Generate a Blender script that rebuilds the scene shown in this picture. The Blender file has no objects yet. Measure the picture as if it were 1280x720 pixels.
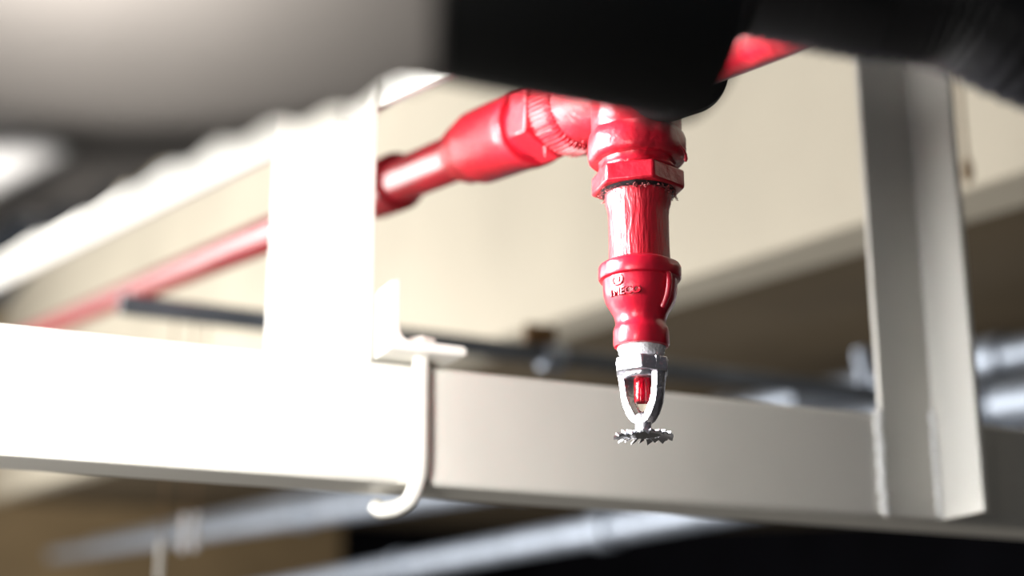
import bpy, bmesh, math, random
from mathutils import Vector, Matrix, noise

random.seed(7)
S = bpy.context.scene
COL = S.collection
PI = math.pi

# ------------------------------------------------------------------ camera
cam = bpy.data.cameras.new('camera')
cam_o = bpy.data.objects.new('camera', cam)
COL.objects.link(cam_o)
S.camera = cam_o
cam_o.location = (0, 0, 2.0)
cam_o.rotation_euler = (math.radians(90 + 16.6), 0, math.radians(-24))
cam.sensor_width = 36
cam.lens = 56.05
cam.clip_start = 0.02
cam.dof.use_dof = True
cam.dof.focus_distance = 0.86
cam.dof.aperture_fstop = 3.3

# ------------------------------------------------------------------ light
W = bpy.data.worlds.new('world')
S.world = W
W.use_nodes = True
bg = W.node_tree.nodes['Background']
bg.inputs[0].default_value = (0.80, 0.88, 1.0, 1)
bg.inputs[1].default_value = 0.05


def area(name, loc, target, size, power, color, size_y=None):
    l = bpy.data.lights.new(name, 'AREA')
    l.energy = power
    l.color = color
    l.size = size
    if size_y:
        l.shape = 'RECTANGLE'
        l.size_y = size_y
    o = bpy.data.objects.new(name, l)
    COL.objects.link(o)
    o.location = loc
    d = Vector(target) - Vector(loc)
    o.rotation_euler = d.to_track_quat('-Z', 'Y').to_euler()
    return o


key = area('key_lamp', (-0.10, 0.45, 2.16), (-0.12, 1.0, 2.23), 0.20, 10.5, (1.0, 0.98, 0.95))
key.data.spread = math.radians(128)
side = area('pipe_fill', (-0.13, 0.86, 2.38), (0.33, 0.47, 2.30), 0.36, 12.5, (0.97, 0.985, 1.0))  # added fill for the red pipe and sprinkler, no fixture here
side.data.spread = math.radians(112)
area('daylight_left', (-3.2, 2.6, 1.7), (1.0, 2.4, 2.6), 2.6, 75.0, (1.0, 0.97, 0.92))
area('daylight_far', (-1.8, 5.2, 2.95), (0.40, 1.4, 2.5), 2.6, 105.0, (1.0, 0.98, 0.95))
area('daylight_end', (-4.0, 8.0, 1.6), (1.2, 7.0, 3.4), 4.0, 600.0, (1.0, 0.97, 0.92))
area('sheet_fill', (0.0202, 0.252, 2.1453), (0.0474, 0.3596, 2.1634), 0.03, 0.50, (1.0, 0.95, 0.88))  # added fill that brightens the grey sheet and conduit stub

vs = S.view_settings
vs.view_transform = 'Standard'
vs.look = 'None'
vs.gamma = 1.0
vs.use_curve_mapping = False
vs.exposure = 0.0


# ------------------------------------------------------------------ materials
def mat(name, color, rough=0.5, metal=0.0, noise_scale=None, noise_amt=0.0, bump=0.0, bump_scale=60.0,
        coat=0.0, streak=False, dark=None, spec=0.5):
    m = bpy.data.materials.new(name)
    m.use_nodes = True
    nt = m.node_tree
    b = nt.nodes['Principled BSDF']
    b.inputs['Base Color'].default_value = (*color, 1)
    b.inputs['Roughness'].default_value = rough
    b.inputs['Metallic'].default_value = metal
    b.inputs['Specular IOR Level'].default_value = spec
    b.inputs['Coat Weight'].default_value = coat
    b.inputs['Coat Roughness'].default_value = 0.24
    tc = nt.nodes.new('ShaderNodeTexCoord')
    mp = nt.nodes.new('ShaderNodeMapping')
    nt.links.new(tc.outputs['Object'], mp.inputs['Vector'])
    if streak:
        mp.inputs['Scale'].default_value = (1, 1, 0.16)
    if noise_scale:
        n = nt.nodes.new('ShaderNodeTexNoise')
        n.inputs['Scale'].default_value = noise_scale
        n.inputs['Detail'].default_value = 5
        nt.links.new(mp.outputs[0], n.inputs['Vector'])
        r = nt.nodes.new('ShaderNodeValToRGB')
        d = dark or tuple(c * (1 - noise_amt) for c in color)
        r.color_ramp.elements[0].color = (*d, 1)
        r.color_ramp.elements[1].color = (*color, 1)
        r.color_ramp.elements[0].position = 0.35
        r.color_ramp.elements[1].position = 0.65
        nt.links.new(n.outputs['Fac'], r.inputs[0])
        nt.links.new(r.outputs[0], b.inputs['Base Color'])
    if bump:
        n2 = nt.nodes.new('ShaderNodeTexNoise')
        n2.inputs['Scale'].default_value = bump_scale
        n2.inputs['Detail'].default_value = 4
        nt.links.new(mp.outputs[0], n2.inputs['Vector'])
        bp = nt.nodes.new('ShaderNodeBump')
        bp.inputs['Strength'].default_value = bump
        bp.inputs['Distance'].default_value = 0.002
        nt.links.new(n2.outputs['Fac'], bp.inputs['Height'])
        nt.links.new(bp.outputs[0], b.inputs['Normal'])
        if coat:
            nt.links.new(bp.outputs[0], b.inputs['Coat Normal'])
    return m


M = {}
M['red'] = mat('red_paint', (0.60, 0.010, 0.028), 0.34, bump=0.35, bump_scale=170, coat=0.7,
               noise_scale=70, noise_amt=0.22)
M['red_rough'] = mat('red_paint_brushed', (0.62, 0.012, 0.03), 0.40, bump=0.5, bump_scale=520, coat=0.7,
                     streak=True, noise_scale=90, noise_amt=0.25)
M['red_smooth'] = mat('red_paint_smooth', (0.60, 0.008, 0.03), 0.30, bump=0.12, bump_scale=200, coat=0.7)
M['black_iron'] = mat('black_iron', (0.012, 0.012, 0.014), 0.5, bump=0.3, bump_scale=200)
M['hemp'] = mat('hemp', (0.34, 0.09, 0.09), 0.9)
M['tape'] = mat('thread_tape', (0.88, 0.87, 0.88), 0.55, bump=0.5, bump_scale=700)
M['chrome'] = mat('cast_chrome', (0.80, 0.78, 0.84), 0.30, metal=0.92, bump=0.35, bump_scale=450)
M['steel'] = mat('bright_steel', (0.62, 0.62, 0.66), 0.3, metal=1.0)
M['brass'] = mat('brass', (0.75, 0.55, 0.3), 0.35, metal=0.9)
M['liquid'] = mat('red_liquid', (0.45, 0.0, 0.012), 0.15)
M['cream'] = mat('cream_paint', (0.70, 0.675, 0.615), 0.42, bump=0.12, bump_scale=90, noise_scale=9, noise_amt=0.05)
M['weld'] = mat('weld_highlight_paint', (0.86, 0.85, 0.82), 0.2, bump=0.5, bump_scale=300, coat=0.3)  # paler than the cream, puts the highlights on the beads into the colour
M['cream_lit'] = mat('lit_cream_paint', (0.84, 0.82, 0.76), 0.4, bump=0.1, bump_scale=80)  # the frame's cream made paler, strong light put into the colour
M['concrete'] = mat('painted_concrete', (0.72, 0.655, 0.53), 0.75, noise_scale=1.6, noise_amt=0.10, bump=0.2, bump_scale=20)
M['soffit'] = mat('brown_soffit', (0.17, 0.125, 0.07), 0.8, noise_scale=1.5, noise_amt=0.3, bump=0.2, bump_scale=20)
M['galv'] = mat('galvanised', (0.48, 0.54, 0.64), 0.5, metal=0.75, noise_scale=14, noise_amt=0.3)
M['dark_pipe'] = mat('slate_pipe', (0.15, 0.17, 0.20), 0.45, noise_scale=12, noise_amt=0.3)
M['rust'] = mat('rusty_strap', (0.30, 0.17, 0.07), 0.8, noise_scale=80, noise_amt=0.5)
M['grey_sheet'] = mat('grey_sheet_metal', (0.24, 0.225, 0.215), 0.5, noise_scale=8, noise_amt=0.2)
M['black'] = mat('black_paint', (0.010, 0.011, 0.012), 0.6)
M['rubber'] = mat('black_rubber', (0.008, 0.008, 0.011), 0.42)
M['white_plastic'] = mat('white_plastic', (0.85, 0.85, 0.86), 0.35)
M['grey_plastic'] = mat('grey_plastic', (0.36, 0.36, 0.34), 0.45)
M['dark_space'] = mat('dark_space', (0.004, 0.004, 0.006), 0.9, spec=0.05, noise_scale=2, noise_amt=0.4)  # near-black colour stands in for the unlit space under the slab
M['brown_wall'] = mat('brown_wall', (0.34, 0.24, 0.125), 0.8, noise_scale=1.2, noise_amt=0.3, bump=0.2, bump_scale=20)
M['floor'] = mat('floor_concrete', (0.22, 0.21, 0.20), 0.8, noise_scale=3, noise_amt=0.2)
M['roof'] = mat('roof_steel', (0.14, 0.135, 0.13), 0.55, noise_scale=6, noise_amt=0.2)
g = bpy.data.materials.new('bulb_glass')
g.use_nodes = True
gb = g.node_tree.nodes['Principled BSDF']
gb.inputs['Base Color'].default_value = (1, 0.97, 0.95, 1)
gb.inputs['Transmission Weight'].default_value = 1.0
gb.inputs['Roughness'].default_value = 0.02
gb.inputs['IOR'].default_value = 1.3
M['glass'] = g


# ------------------------------------------------------------------ helpers
def link(name, bm, m, parent=None, smooth=None, bevel=None):
    me = bpy.data.meshes.new(name)
    bmesh.ops.recalc_face_normals(bm, faces=bm.faces)
    bm.to_mesh(me)
    bm.free()
    me.materials.append(m)
    if smooth is not None:
        for p in me.polygons:
            p.use_smooth = True
        me.set_sharp_from_angle(angle=math.radians(smooth))
    o = bpy.data.objects.new(name, me)
    COL.objects.link(o)
    if parent:
        o.parent = parent
        o.matrix_parent_inverse = Matrix.Translation(-parent.location)
    if bevel:
        bv = o.modifiers.new('bevel', 'BEVEL')
        bv.width = bevel
        bv.segments = 2
        bv.limit_method = 'ANGLE'
    return o


def thing(name, label, cat, loc, group=None):
    o = bpy.data.objects.new(name, None)
    o.empty_display_size = 0.02
    COL.objects.link(o)
    o.location = loc
    return tag(o, label, cat, group)


def tag(o, label, cat, group=None):
    o['label'] = label
    o['category'] = cat
    if group:
        o['group'] = group
    return o


def box(bm, x0, x1, y0, y1, z0, z1, mtx=None):
    vs_ = []
    for x in (x0, x1):
        for y in (y0, y1):
            for z in (z0, z1):
                v = Vector((x, y, z))
                if mtx:
                    v = mtx @ v
                vs_.append(bm.verts.new(v))
    for f in ((0, 1, 3, 2), (4, 6, 7, 5), (0, 4, 5, 1), (2, 3, 7, 6), (0, 2, 6, 4), (1, 5, 7, 3)):
        bm.faces.new([vs_[i] for i in f])
    return bm


def nb():
    return bmesh.new()


def lathe(bm, prof, mtx, seg=64, closed=True, wob=0.0):
    """prof: list of (r, h) along local +Z; closed caps both ends."""
    rings = []
    for (r, h) in prof:
        ring = []
        for i in range(seg):
            a = 2 * PI * i / seg
            rr = r
            if wob:
                rr += wob * noise.noise(Vector((math.cos(a) * 3, math.sin(a) * 3, h * 160)))
            ring.append(bm.verts.new(mtx @ Vector((rr * math.cos(a), rr * math.sin(a), h))))
        rings.append(ring)
    for k in range(len(rings) - 1):
        for i in range(seg):
            j = (i + 1) % seg
            bm.faces.new((rings[k][i], rings[k][j], rings[k + 1][j], rings[k + 1][i]))
    if closed:
        bm.faces.new(rings[0][::-1])
        bm.faces.new(rings[-1])
    return bm


def frame_along(p, d):
    d = Vector(d).normalized()
    q = d.to_track_quat('Z', 'Y')
    return Matrix.Translation(Vector(p)) @ q.to_matrix().to_4x4()


def cyl(bm, p0, p1, r, seg=24):
    p0, p1 = Vector(p0), Vector(p1)
    return lathe(bm, [(r, 0), (r, (p1 - p0).length)], frame_along(p0, p1 - p0), seg)


def sweep(bm, pts, r, seg=16, rfun=None):
    pts = [Vector(p) for p in pts]
    n = len(pts)
    rings = []
    up = None
    for k, p in enumerate(pts):
        t = (pts[min(k + 1, n - 1)] - pts[max(k - 1, 0)]).normalized()
        if up is None:
            a = Vector((0, 0, 1)) if abs(t.z) < 0.9 else Vector((1, 0, 0))
            up = (a - t * a.dot(t)).normalized()
        else:
            up = (up - t * up.dot(t)).normalized()
        s = t.cross(up)
        rr = rfun(k) if rfun else r
        rings.append([bm.verts.new(p + (up * math.cos(2 * PI * i / seg) + s * math.sin(2 * PI * i / seg)) * rr)
                      for i in range(seg)])
    for k in range(n - 1):
        for i in range(seg):
            j = (i + 1) % seg
            bm.faces.new((rings[k][i], rings[k][j], rings[k + 1][j], rings[k + 1][i]))
    bm.faces.new(rings[0][::-1])
    bm.faces.new(rings[-1])
    return bm


def spline(ctrl, n=12):
    c = [Vector(p) for p in ctrl]
    c = [c[0] * 2 - c[1]] + c + [c[-1] * 2 - c[-2]]
    out = []
    for k in range(1, len(c) - 2):
        for i in range(n):
            t = i / n
            a, b, d, e = c[k - 1], c[k], c[k + 1], c[k + 2]
            out.append(0.5 * ((2 * b) + (d - a) * t + (2 * a - 5 * b + 4 * d - e) * t * t + (3 * b - a - 3 * d + e) * t ** 3))
    out.append(c[-2])
    return out


def prism(bm, poly, mtx, h0, h1):
    a = [bm.verts.new(mtx @ Vector((x, y, h0))) for x, y in poly]
    b = [bm.verts.new(mtx @ Vector((x, y, h1))) for x, y in poly]
    n = len(poly)
    bm.faces.new(a[::-1])
    bm.faces.new(b)
    for i in range(n):
        j = (i + 1) % n
        bm.faces.new((a[i], a[j], b[j], b[i]))
    return bm


def ngon(n, r, a0=0.0):
    return [(r * math.cos(a0 + 2 * PI * i / n), r * math.sin(a0 + 2 * PI * i / n)) for i in range(n)]


def hexnut(bm, mtx, r, h0, h1, a0=0.0, ch=0.12):
    """six sided nut with chamfered corners"""
    prism(bm, ngon(6, r, a0), mtx, h0, h1)
    return bm


def tz(x, y, z=0.0):
    return Matrix.Translation(Vector((x, y, z)))


# ================================================================== SETTING
SL = 0.11          # rise of the slab edge along +Y


def struct(name, bm, m, **k):
    o = link(name, bm, m, **k)
    o['kind'] = 'structure'
    return o


def sloped_box(bm, x0, x1, y0, y1, zlow_at0, h, slope):
    vv = []
    for x in (x0, x1):
        for y in (y0, y1):
            z = zlow_at0 + slope * y
            vv.append(bm.verts.new((x, y, z)))
            vv.append(bm.verts.new((x, y, z + h)))
    for f in ((0, 1, 3, 2), (4, 6, 7, 5), (0, 4, 5, 1), (2, 3, 7, 6), (0, 2, 6, 4), (1, 5, 7, 3)):
        bm.faces.new([vv[i] for i in f])
    return bm


# cream painted edge beam of the slab and its brown underside
ZS = 2.7184 - SL * 1.7018
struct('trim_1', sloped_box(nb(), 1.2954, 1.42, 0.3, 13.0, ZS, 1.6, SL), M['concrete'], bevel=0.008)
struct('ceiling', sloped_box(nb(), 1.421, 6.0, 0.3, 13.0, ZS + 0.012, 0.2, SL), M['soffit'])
struct('wall_back', box(nb(), 4.2, 8.0, 13.0, 13.1, 0, 5.5), M['dark_space'])
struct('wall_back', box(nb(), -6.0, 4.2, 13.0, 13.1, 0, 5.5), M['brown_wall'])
struct('wall_right', box(nb(), 6.0, 6.1, -2.0, 13.0, 0, 5.5), M['dark_space'])
struct('floor', box(nb(), -6.0, 8.0, -3.0, 13.1, -0.1, 0.0), M['floor'])

# corrugated roof over the rafter
SR = 0.221
ZR = 2.446 - SR * 1.0       # underside of the rafter on its left face


def corrugated(bm, x0, x1, y0, y1, zoff, pitch, amp, slope, base):
    n = int((y1 - y0) / pitch * 10)
    prev = None
    for i in range(n + 1):
        y = y0 + (y1 - y0) * i / n
        z = base + slope * y + zoff + amp * math.cos(2 * PI * y / pitch)
        cur = [bm.verts.new((x0, y, z)), bm.verts.new((x1, y, z)),
               bm.verts.new((x0, y, z + 0.0015)), bm.verts.new((x1, y, z + 0.0015))]
        if prev:
            bm.faces.new((prev[0], prev[1], cur[1], cur[0]))
            bm.faces.new((prev[2], cur[2], cur[3], prev[3]))
            bm.faces.new((prev[0], cur[0], cur[2], prev[2]))
            bm.faces.new((prev[1], prev[3], cur[3], cur[1]))
        prev = cur
    return bm


roof = struct('ceiling_sheet', corrugated(nb(), 0.12, 0.42, 0.78, 1.7, 0.089, 0.076, 0.009, SR, ZR), M['roof'], smooth=60)

# ================================================================== RED PIPE
ax = (0.4045, 0.736)
D0 = 2.1684                     # deflector level
T = Vector((0.4045, 0.736, 2.3712))
d = Vector((0, 1, 0.19)).normalized()
DL = math.sqrt(1 + 0.19 ** 2)
run = frame_along(T, d)         # local +Z runs down the pipe to the left
drop = tz(ax[0], ax[1], D0)

pipe = thing('sprinkler_pipe', 'glossy red sprinkler pipe with tee and drop leg running behind cream post', 'pipe', T)
link('pipe_run', lathe(nb(), [(0.0172, 0.24), (0.0185, 0.7), (0.0185, 3.4)], run, 48), M['red_smooth'], pipe, 40)
link('pipe_run', lathe(nb(), [(0.0167, -0.45), (0.0167, -0.045)], run, 48), M['red'], pipe, 40)
tee = link('tee', lathe(nb(), [(0.0258, -0.030), (0.0258, 0.062)], run, 64, wob=0.0006), M['red'], pipe, 40)
link('tee_outlet', lathe(nb(), [(0.0255, 0.1705), (0.0255, 0.205)], drop, 64, wob=0.0004), M['red'], tee, 40)
link('outlet_rim', lathe(nb(), [(0.0250, 0.1535), (0.0268, 0.1550), (0.0277, 0.158), (0.0277, 0.166), (0.0268, 0.1695), (0.0252, 0.1715)],
                         drop, 72, wob=0.0010), M['red'], tee, 50)
# ribbed collar on the left mouth of the tee
rb = nb()
nr = 60
prof = []
rings = []
for (r, h) in ((0.0262, 0.060), (0.0288, 0.063), (0.0290, 0.084), (0.0262, 0.087)):
    ring = []
    for i in range(nr * 4):
        a = 2 * PI * i / (nr * 4)
        rr = r + (0.0006 if (i % 4) < 2 else -0.0006) + 0.0006 * noise.noise(Vector((a * 9, h * 300, 0)))
        ring.append(rb.verts.new(run @ Vector((rr * math.cos(a), rr * math.sin(a), h))))
    rings.append(ring)
for k in range(3):
    for i in range(nr * 4):
        j = (i + 1) % (nr * 4)
        rb.faces.new((rings[k][i], rings[k][j], rings[k + 1][j], rings[k + 1][i]))
rb.faces.new(rings[0][::-1])
rb.faces.new(rings[-1])
link('ribbed_collar', rb, M['red'], tee, 35)
o = link('black_collar', lathe(nb(), [(0.0262, -0.028), (0.0276, -0.031), (0.0280, -0.056), (0.0262, -0.0595)], run, 64), M['black_iron'], tee, 40)
o['label'] = 'black unpainted collar on the right mouth of the tee'
link('bushing', lathe(nb(), [(0.0222, 0.083), (0.0222, 0.150)], run, 48, wob=0.0006), M['red'], pipe, 40)
link('hexagon_nut', hexnut(nb(), run, 0.0285, 0.099, 0.124, 0.5), M['red'], pipe, 30, bevel=0.0012)
link('coupling', lathe(nb(), [(0.0225, 0.137), (0.0262, 0.1375), (0.0272, 0.140), (0.0272, 0.152), (0.0265, 0.156), (0.0265, 0.222), (0.0258, 0.228), (0.0235, 0.232),
                              (0.0226, 0.234), (0.0228, 0.252), (0.0215, 0.257), (0.0170, 0.2585)], run, 72, wob=0.0006), M['red'], pipe, 35)
link('coupling', lathe(nb(), [(0.0170, 0.398), (0.0222, 0.400), (0.0236, 0.404), (0.0236, 0.458), (0.0222, 0.462), (0.0170, 0.463)], run, 64), M['red'], pipe, 35)

# drop leg
link('hexagon_nut', hexnut(nb(), drop, 0.0266, 0.1365, 0.1475, 0.36), M['red'], pipe, 30, bevel=0.0014)
link('bushing', lathe(nb(), [(0.0215, 0.1470), (0.0225, 0.1485), (0.0218, 0.1500), (0.0212, 0.1520), (0.0222, 0.1545)], drop, 64, wob=0.0012), M['red'], pipe, 60)
link('nipple', lathe(nb(), [(0.0176, 0.0905), (0.0170, 0.0935), (0.0168, 0.105), (0.0168, 0.122), (0.0171, 0.126), (0.0181, 0.129), (0.0186, 0.133), (0.0183, 0.1372)],
                     drop, 72, wob=0.0004), M['red_rough'], pipe, 50)
red = link('reducer', lathe(nb(), [(0.0125, 0.0470), (0.0146, 0.0476), (0.0152, 0.0490), (0.0152, 0.0560), (0.0147, 0.0580),
                                   (0.0138, 0.0595), (0.0137, 0.0615), (0.0144, 0.0645), (0.0160, 0.0675), (0.0176, 0.0700), (0.0190, 0.0730),
                                   (0.0199, 0.0765), (0.0203, 0.0800), (0.0204, 0.0845),
                                   (0.0222, 0.0852), (0.0227, 0.0862), (0.0228, 0.0920), (0.0222, 0.0932), (0.0178, 0.0955)], drop, 96, wob=0.0002),
           M['red_smooth'], pipe, 35)


def rib_bm(ang, r0=0.0198, w=0.0018):
    b = nb()
    pts = []
    for (r, h) in ((0.0200, 0.0860), (0.0217, 0.0835), (0.0218, 0.0800), (0.0212, 0.0765), (0.0202, 0.0730), (0.0186, 0.0700), (0.0164, 0.0668)):
        pts.append(drop @ Vector((r * math.cos(ang), r * math.sin(ang), h)))
    return sweep(b, pts, w, 10)


# camera side bearing seen from the drop leg
vdir = math.atan2(-ax[1], -ax[0])
link('rib', rib_bm(vdir + 0.80), M['red_smooth'], red, 60)
link('rib', rib_bm(vdir + 0.80 + PI), M['red_smooth'], red, 60)


def wrap_text(name, s, size, ang_c, h_c, r, parent, m, out=0.0007):
    cu = bpy.data.curves.new('cast_text', 'FONT')
    cu.body = s
    cu.size = size
    cu.extrude = 0.0005
    cu.bevel_depth = 0.0001
    cu.align_x = 'CENTER'
    cu.align_y = 'CENTER'
    cu.resolution_u = 3
    to = bpy.data.objects.new('cast_text', cu)
    COL.objects.link(to)
    bpy.context.view_layer.update()
    me = bpy.data.meshes.new_from_object(to.evaluated_get(bpy.context.evaluated_depsgraph_get()))
    bpy.data.objects.remove(to)
    for v in me.vertices:
        x, y, z = v.co
        rr = r + z
        a = ang_c + x / r
        v.co = drop @ Vector((rr * math.cos(a), rr * math.sin(a), h_c + y))
    me.materials.clear()
    me.materials.append(m)
    o = bpy.data.objects.new(name, me)
    COL.objects.link(o)
    o.parent = parent
    return o


wrap_text('cast_lettering', 'TMECO', 0.0058, vdir - 0.47, 0.0745, 0.0199, red, M['red_smooth'])
em = nb()
ring_pts = []
for i in range(25):
    a = 2 * PI * i / 24
    ang = vdir - 0.62 + 0.0033 * math.cos(a) / 0.0203
    ring_pts.append(drop @ Vector((0.0205 * math.cos(ang), 0.0205 * math.sin(ang), 0.0812 + 0.0030 * math.sin(a))))
sweep(em, ring_pts, 0.0004, 6)
link('cast_emblem', em, M['red_smooth'], red, 60)
wrap_text('cast_letters', 'SI', 0.0036, vdir - 0.62, 0.0812, 0.0204, red, M['red_smooth'])

# frayed hemp under the nut, paint drips
hb = nb()
for i in range(230):
    a = random.uniform(0, 2 * PI)
    r = random.uniform(0.0175, 0.0215)
    h = random.uniform(0.1335, 0.1368)
    p = Vector((r * math.cos(a), r * math.sin(a), h))
    pts = [drop @ p]
    for k in range(3):
        p = p + Vector((random.uniform(-.0012, .0012), random.uniform(-.0012, .0012), random.uniform(-.0012, .0008)))
        pts.append(drop @ p)
    sweep(hb, pts, random.uniform(0.00012, 0.0003), 5)
o = link('hemp_fibres', hb, M['hemp'], pipe, 60)
o['kind'] = 'stuff'
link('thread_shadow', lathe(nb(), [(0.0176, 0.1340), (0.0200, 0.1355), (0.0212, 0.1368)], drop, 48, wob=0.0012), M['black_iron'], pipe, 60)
a = vdir + 1.05
tail = [(0.0275, 0.159, a), (0.0292, 0.1565, a + 0.02), (0.0302, 0.1535, a + 0.05), (0.0300, 0.1505, a + 0.05), (0.0300, 0.1490, a + 0.05)]
link('loose_thread', sweep(nb(), [drop @ Vector((r * math.cos(q), r * math.sin(q), h)) for r, h, q in tail], 0.0005, 8,
                           rfun=lambda k: (0.0004, 0.0004, 0.0006, 0.0012, 0.0006)[k]), M['red'], pipe, 60)
for (t, q, L) in ((0.118, vdir - 0.1, 0.006), (0.111, vdir - 0.35, 0.004), (0.070, vdir + 0.1, 0.005)):
    p = run @ Vector((0, 0, t)) + Vector((0.012 * math.cos(q), 0.012 * math.sin(q), -0.0245))
    link('paint_drip', sweep(nb(), [p, p + Vector((0, 0, -L * 0.5)), p + Vector((0, 0, -L))], 0.001, 8,
                             rfun=lambda k: (0.0016, 0.0008, 0.0003)[k]), M['red'], pipe, 60)

# ================================================================== SPRINKLER HEAD
head = thing('fire_sprinkler', 'chrome pendent fire sprinkler head with red glass bulb below the red pipe', 'sprinkler', (ax[0], ax[1], D0))
link('thread_tape', lathe(nb(), [(0.0112, 0.0415), (0.0118, 0.0430), (0.0126, 0.0442), (0.0124, 0.0452), (0.0130, 0.0462), (0.0128, 0.0480), (0.0120, 0.0490)],
                          drop, 48, wob=0.0007), M['tape'], head, 70)
fa = vdir + math.radians(58)      # yoke plane bearing: near arm on the right of the picture
ux = Vector((math.cos(fa), math.sin(fa), 0))
uy = Vector((-math.sin(fa), math.cos(fa), 0))
yoke = Matrix(((ux.x, uy.x, 0, ax[0]), (ux.y, uy.y, 0, ax[1]), (0, 0, 1, D0), (0, 0, 0, 1)))
body = nb()
hexnut(body, drop, 0.0158, 0.0325, 0.0405, vdir)
lathe(body, [(0.0095, 0.0300), (0.0105, 0.0325), (0.0105, 0.0425)], drop, 32)
link('wrench_boss', body, M['chrome'], head, 30, bevel=0.0008)


def arm_bm(s):
    """one arm of the yoke: flat bar that tapers in to the centre boss"""
    b = nb()
    path = [(0.0114, 0.0400, 0.0030, 0.0062), (0.0111, 0.0330, 0.0027, 0.0050), (0.0106, 0.0260, 0.0024, 0.0043), (0.0099, 0.0205, 0.0025, 0.0042),
            (0.0088, 0.0160, 0.0030, 0.0042), (0.0060, 0.0102, 0.0034, 0.0042), (0.0032, 0.0066, 0.0034, 0.0040), (0.0004, 0.0050, 0.0028, 0.0038)]
    prev = None
    for (x, z, tx, ty) in path:
        cur = [b.verts.new(yoke @ Vector((s * (x + dx * tx), dy * ty, z))) for dx, dy in
               ((-0.8, -1), (0.5, -1), (0.9, -0.4), (0.9, 0.4), (0.5, 1), (-0.8, 1))]
        if prev:
            for i in range(6):
                j = (i + 1) % 6
                b.faces.new((prev[i], prev[j], cur[j], cur[i]))
        else:
            b.faces.new(cur[::-1])
        prev = cur
    b.faces.new(prev)
    return b


link('yoke_arm', arm_bm(1), M['chrome'], head, 40)
link('yoke_arm', arm_bm(-1), M['chrome'], head, 40)
link('centre_boss', lathe(nb(), [(0.0026, 0.0005), (0.0040, 0.0012), (0.0044, 0.0050), (0.0048, 0.0082), (0.0042, 0.0100), (0.0022, 0.0112)], drop, 24), M['chrome'], head, 35)
bulb = link('glass_bulb', lathe(nb(), [(0.0006, 0.0106), (0.0018, 0.0114), (0.0034, 0.0138), (0.0044, 0.0168), (0.0047, 0.0195), (0.0047, 0.0315), (0.0040, 0.0330)], drop, 32), M['glass'], head, 60)
link('bulb_liquid', lathe(nb(), [(0.0038, 0.0172), (0.0041, 0.0176), (0.0041, 0.0310), (0.0036, 0.0318)], drop, 32), M['liquid'], bulb, 40)
link('seat_cap', lathe(nb(), [(0.0046, 0.0303), (0.0056, 0.0310), (0.0056, 0.0326), (0.0046, 0.0332)], drop, 32), M['brass'], head, 40)
df = nb()
NT = 22
top, bot = [], []
th_ = 0.0011


def dv(r, a, z):
    return drop @ Vector((r * math.cos(a), r * math.sin(a), z))


lathe(df, [(0.0096, 0.0002), (0.0096, -0.0010)], drop, 44)
link('deflector_disc', df, M['steel'], head, 30)
for i in range(NT):
    a = 2 * PI * i / NT
    w = PI / NT * 0.62
    R1 = 0.0160 if i % 2 else 0.0150
    b = nb()
    tw = 0.0010
    vv = []
    for (r, ww, z) in ((0.0090, w * 0.9, 0.0), (0.0125, w * 0.95, -0.0003), (R1, w * 1.1, -0.0012 if i % 2 else -0.0005)):
        k = (r - 0.009) / 0.007
        vv.append([b.verts.new(dv(r, a - ww, z + tw * k)), b.verts.new(dv(r, a + ww, z - tw * k)),
                   b.verts.new(dv(r, a + ww, z - tw * k - th_)), b.verts.new(dv(r, a - ww, z + tw * k - th_))])
    for k in range(2):
        for q in range(4):
            e = (q + 1) % 4
            b.faces.new((vv[k][q], vv[k][e], vv[k + 1][e], vv[k + 1][q]))
    b.faces.new(vv[0][::-1])
    b.faces.new(vv[2])
    link('deflector_tine', b, M['steel'], head)

# ================================================================== STEEL FRAME
YB = 0.9815
beam = nb()
box(beam, -0.75, 2.3, YB, 1.036, 2.1765, 2.2575)
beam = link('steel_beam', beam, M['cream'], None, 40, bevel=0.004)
tag(beam, 'long cream painted steel beam crossing the lower picture, carrying both posts', 'beam')

# right post: an angle iron welded to the face of the beam
rp = thing('steel_post', 'dull cream angle-iron post welded to the beam at the right', 'post', (0.79, 0.978, 2.177))
ab = nb()
prism(ab, [(0.7433, 0.9757), (0.7905, 0.9757), (0.7920, 0.9742), (0.7920, 0.9270), (0.7972, 0.9270), (0.7972, 0.9810), (0.7433, 0.9810)], tz(0, 0), 2.1775, 2.86)
link('angle_iron', ab, M['cream'], rp, None, bevel=0.0008)


def bead(p0, p1, r, n=46):
    p0, p1 = Vector(p0), Vector(p1)
    pts = [p0.lerp(p1, i / n) + Vector((random.uniform(-1, 1), random.uniform(-1, 1), 0)) * r * 0.35 for i in range(n + 1)]
    rs = [r * random.uniform(0.75, 1.25) for _ in range(n + 1)]
    return sweep(nb(), pts, r, 8, rfun=lambda k: rs[k])


link('weld_bead', bead((0.7425, 0.9785, 2.179), (0.7425, 0.9785, 2.2585), 0.0038), M['weld'], rp, 60)
link('weld_bead', bead((0.7908, 0.9752, 2.179), (0.7908, 0.9752, 2.262), 0.0030), M['weld'], rp, 60)
link('weld_bead', bead((0.7970, 0.9785, 2.179), (0.7970, 0.9785, 2.2575), 0.0022), M['weld'], rp, 60)

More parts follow.
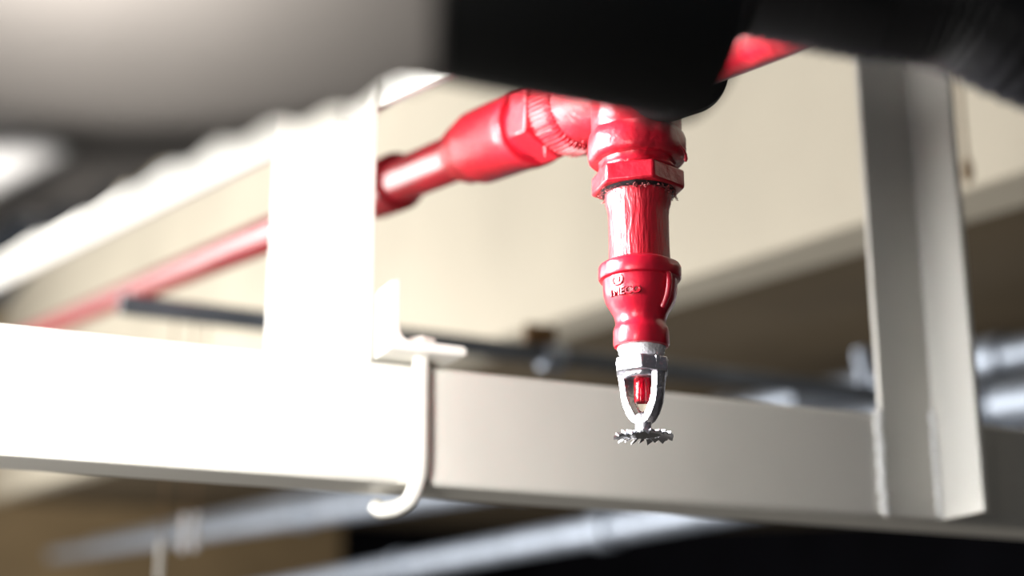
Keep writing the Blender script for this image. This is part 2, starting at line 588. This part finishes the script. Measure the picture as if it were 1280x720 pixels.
# left post: angle iron standing on the beam
lp = thing('steel_post', 'brightly lit cream angle-iron post standing on the beam at the left', 'post', (0.33, 1.03, 2.2578))
lb = nb()
prism(lb, [(0.2855, 1.0700), (0.3290, 1.0700), (0.3305, 1.0685), (0.3305, 0.9850), (0.3355, 0.9850), (0.3355, 1.0750), (0.2855, 1.0750)], tz(0, 0), 2.2578, 2.53)
link('angle_iron', lb, M['cream_lit'], lp, None, bevel=0.0008)
for (y, z) in ((1.040, 2.4455), (1.026, 2.3905), (1.004, 2.4585), (1.003, 2.402)):
    b = nb()
    hexnut(b, frame_along((0.3304, y, z), (-1, 0, 0)), 0.0075, 0, 0.005, random.random())
    lathe(b, [(0.0040, 0.005), (0.0038, 0.008), (0.003, 0.009)], frame_along((0.3304, y, z), (-1, 0, 0)), 16)
    link('bolt', b, M['cream_lit'], lp, 40)

# rafter above, carrying the roof sheet
rf = nb()
prof = [(0.3365, 0.0), (0.3445, 0.0), (0.3445, 0.074), (0.3880, 0.074), (0.3880, 0.080), (0.3365, 0.080)]
ends = []
for y in (0.85, 6.0):
    ends.append([rf.verts.new((x, y, ZR + SR * y + h)) for x, h in prof])
for i in range(len(prof)):
    j = (i + 1) % len(prof)
    rf.faces.new((ends[0][i], ends[0][j], ends[1][j], ends[1][i]))
rf.faces.new(ends[0][::-1])
rf.faces.new(ends[1])
rf = link('steel_rafter', rf, M['cream_lit'], None, None, bevel=0.001)
tag(rf, 'sunlit white sloping steel rafter at the head of the left post', 'rafter')

# clamp: bent clip, hook bolt and nut
cl = thing('hook_bolt_clamp', 'cream hook bolt and bent clip gripping the beam beside the left post', 'clamp', (0.3665, 0.975, 2.262))
cb = nb()
poly = [(0.3380, 2.2600), (0.3900, 2.2600), (0.3925, 2.2615), (0.3925, 2.2650), (0.3900, 2.2668), (0.3510, 2.2672), (0.3470, 2.2690), (0.3448, 2.2725),
        (0.3440, 2.2780), (0.3440, 2.3080), (0.3380, 2.3060)]
mt = Matrix(((1, 0, 0, 0), (0, 0, 1, 0), (0, 1, 0, 0), (0, 0, 0, 1)))
prism(cb, poly, mt, 0.955, 1.022)
link('bent_clip', cb, M['cream_lit'], cl, None, bevel=0.0008)
hk = [(0.3668, 0.9745, 2.274), (0.3668, 0.9740, 2.25), (0.3668, 0.9735, 2.215), (0.3668, 0.9735, 2.190), (0.3662, 0.9760, 2.177), (0.3650, 0.9850, 2.1672),
      (0.3630, 1.0000, 2.1640), (0.3605, 1.0150, 2.1640), (0.3590, 1.0270, 2.1655), (0.3585, 1.0340, 2.1685)]
link('hook_bolt', sweep(nb(), spline(hk, 8), 0.0055, 20), M['cream_lit'], cl, 50)
nut = nb()
hexnut(nut, tz(0.3668, 0.9745), 0.0105, 2.2672, 2.2735, 0.3)
lathe(nut, [(0.0135, 2.2668), (0.0135, 2.2682)], tz(0.3668, 0.9745), 32)
link('nut', nut, M['cream_lit'], cl, 40, bevel=0.0008)

# ================================================================== FOREGROUND
# dented grey sheet near the lens
sh = nb()
NU, NV = 90, 40
grid = []


c00, c10 = Vector((0.0110, 0.4787, 2.1281)), Vector((0.1221, 0.3163, 2.1591))
c01, c11 = Vector((-0.0005, 0.3345, 2.1658)), Vector((0.0934, 0.2439, 2.1751))
nrm = (c10 - c00).cross(c01 - c00).normalized()
for i in range(NU + 1):
    row = []
    for j in range(NV + 1):
        u, v = i / NU, j / NV
        p = (c00 * (1 - u) + c10 * u) * (1 - v) + (c01 * (1 - u) + c11 * u) * v
        ph = v + 0.9 * (u - 0.226)
        h = 0.006 * math.tanh((ph - 0.52) / 0.05) + 0.0035 * math.tanh((ph - 0.12) / 0.05)
        p = p + nrm * (h * (1 - 0.5 * u))
        p = p + (c01 - c00) * (0.017 * math.sin(u * 2 * PI * 11) * max(0.0, 1 - v * 12))
        row.append(sh.verts.new(p))
    grid.append(row)
for i in range(NU):
    for j in range(NV):
        sh.faces.new((grid[i][j], grid[i + 1][j], grid[i + 1][j + 1], grid[i][j + 1]))
sh = link('metal_sheet', sh, M['grey_sheet'], None, 80)
so = sh.modifiers.new('thickness', 'SOLIDIFY')
so.thickness = 0.002
tag(sh, 'blurred grey rippled metal sheet filling the upper left foreground', 'sheet')

st = thing('conduit_stub', 'white conduit stub with a grey end cap under the grey sheet at left', 'conduit', Vector((0.0469, 0.3865, 2.1518)))
link('tube', cyl(nb(), Vector((0.0477, 0.3863, 2.1512)), Vector((0.0144, 0.4073, 2.1325)), 0.0062), M['white_plastic'], st, 40)
link('end_cap', cyl(nb(), Vector((0.0497, 0.3850, 2.1524)), Vector((0.0463, 0.3872, 2.1504)), 0.0064), M['grey_plastic'], st, 40, bevel=0.002)

tb = nb()
lathe(tb, [(0.030, 0.0), (0.034, 0.002), (0.035, 0.006), (0.035, 0.17)], frame_along((0.236, 0.386, 2.222), (-1, 0, 0)), 48)
tb = link('steel_tube', tb, M['black'], None, 40)
tag(tb, 'blurred black round tube across the top, close before the tee', 'tube')

cbl = spline([(0.2727, 0.4293, 2.2725), (0.2976, 0.4198, 2.2677), (0.3213, 0.4107, 2.2634), (0.3473, 0.4001, 2.2602), (0.3717, 0.3928, 2.2494),
              (0.4042, 0.3829, 2.2354), (0.46, 0.365, 2.20)], 26)
du = link('flexible_duct', sweep(nb(), cbl, 0.035, 28, rfun=lambda k: 0.028 + 0.0006 * math.sin(k * 1.3)), M['rubber'], None, 70)
tag(du, 'blurred black ribbed flexible hose sagging across the upper right foreground', 'hose')

# ================================================================== BACKGROUND SERVICES
xp = thing('slate_conduit', 'dark slate grey conduit running level behind the sprinkler head', 'conduit', (0.66, 1.8225, 2.512))
link('tube', cyl(nb(), (0.31, 1.8225, 2.5145), (1.45, 1.8225, 2.5045), 0.0125), M['dark_pipe'], xp, 40)
link('coupling', cyl(nb(), (0.853, 1.8225, 2.508), (0.885, 1.8225, 2.507), 0.019), M['galv'], xp, 40, bevel=0.003)
ob = nb()
box(ob, 0.828, 0.872, 1.812, 1.826, 2.522, 2.548)
o = link('strap', ob, M['rust'], xp, None, bevel=0.003)
o['label'] = 'rusty brown strap above the coupling'
for (x, zb, m) in ((0.3998, 2.231, 'white_plastic'), (0.4145, 2.2335, 'white_plastic'), (0.3752, 2.199, 'cream')):
    hr = link('hanger_rod', cyl(nb(), (x, 1.8225, zb), (x, 1.8225, 2.514), 0.0009, 8), M['rust'], xp, 40)
    link('rod_sleeve', cyl(nb(), (x, 1.8225, zb - 0.002), (x, 1.8225, zb + 0.044), 0.0036, 14), M[m], hr, 40, bevel=0.001)


def sloped_pipe(name, label, x, y0, z0, slope, ya, yb, r, m, collars=(), hangers=()):
    t = thing(name, label, 'pipe', (x, y0, z0))
    zz = lambda y: z0 + slope * (y - y0)
    link('tube', cyl(nb(), (x, ya, zz(ya)), (x, yb, zz(yb)), r, 28), m, t, 40)
    for y in collars:
        link('collar', cyl(nb(), (x, y - 0.04, zz(y - 0.04)), (x, y + 0.04, zz(y + 0.04)), r * 1.3, 28), m, t, 40, bevel=0.004)
    for y in hangers:
        hb_ = nb()
        cyl(hb_, (x, y, zz(y) + r), (x, y, ZS + SL * y + 0.02), 0.005, 10)
        link('hanger_rod', hb_, m, t, 40)
        link('pipe_clip', lathe(nb(), [(r * 1.08, -0.012), (r * 1.16, -0.012), (r * 1.16, 0.012), (r * 1.08, 0.012)],
                                frame_along((x, y, zz(y)), (0, 1, slope)), 28), m, t, 40)
    return t


sloped_pipe('galvanised_pipe', 'upper galvanised pipe under the brown soffit, passing below the beam at left', 1.55, 2.9357, 2.60, 0.09, 0.9, 11, 0.035, M['galv'],
            (1.8, 3.4, 5.2))
sloped_pipe('galvanised_pipe', 'lowest blue-grey galvanised pipe, nearest the dark gap under the beam', 1.6085, 2.7838, 2.4757, 0.045, 1.6, 11, 0.032, M['galv'],
            (3.1, 4.4))
sloped_pipe('galvanised_pipe', 'galvanised pipe with collars right of the right-hand post', 1.80, 1.9832, 2.645, 0.085, 0.9, 11, 0.030, M['galv'],
            (1.55, 2.05, 2.9))

el = thing('conduit_elbow', 'small blue-grey conduit elbow turning up just left of the right post', 'conduit', (1.4933, 1.9969, 2.56))
link('tube', sweep(nb(), spline([(1.4925, 1.9960, 2.62), (1.4933, 1.9969, 2.60), (1.4945, 1.998, 2.575), (1.490, 2.004, 2.555), (1.470, 2.018, 2.548), (1.40, 2.06, 2.545)], 8), 0.011, 16),
     M['galv'], el, 50)
link('collar', cyl(nb(), (1.4925, 1.9960, 2.600), (1.4925, 1.9960, 2.622), 0.014), M['galv'], el, 40)

cd = thing('pull_cord', 'thin hanging cord with a toggle at the top right of the right post', 'cord', (1.075, 1.25, 2.60))
link('cord', cyl(nb(), (1.0570, 1.2200, 2.86), (1.0920, 1.2590, 2.618), 0.0022, 10), M['rust'], cd, 50)
link('toggle', lathe(nb(), [(0.002, 0.0), (0.0055, 0.006), (0.006, 0.018), (0.003, 0.030), (0.0015, 0.033)], tz(1.0938, 1.2605, 2.592), 16), M['rust'], cd, 60)
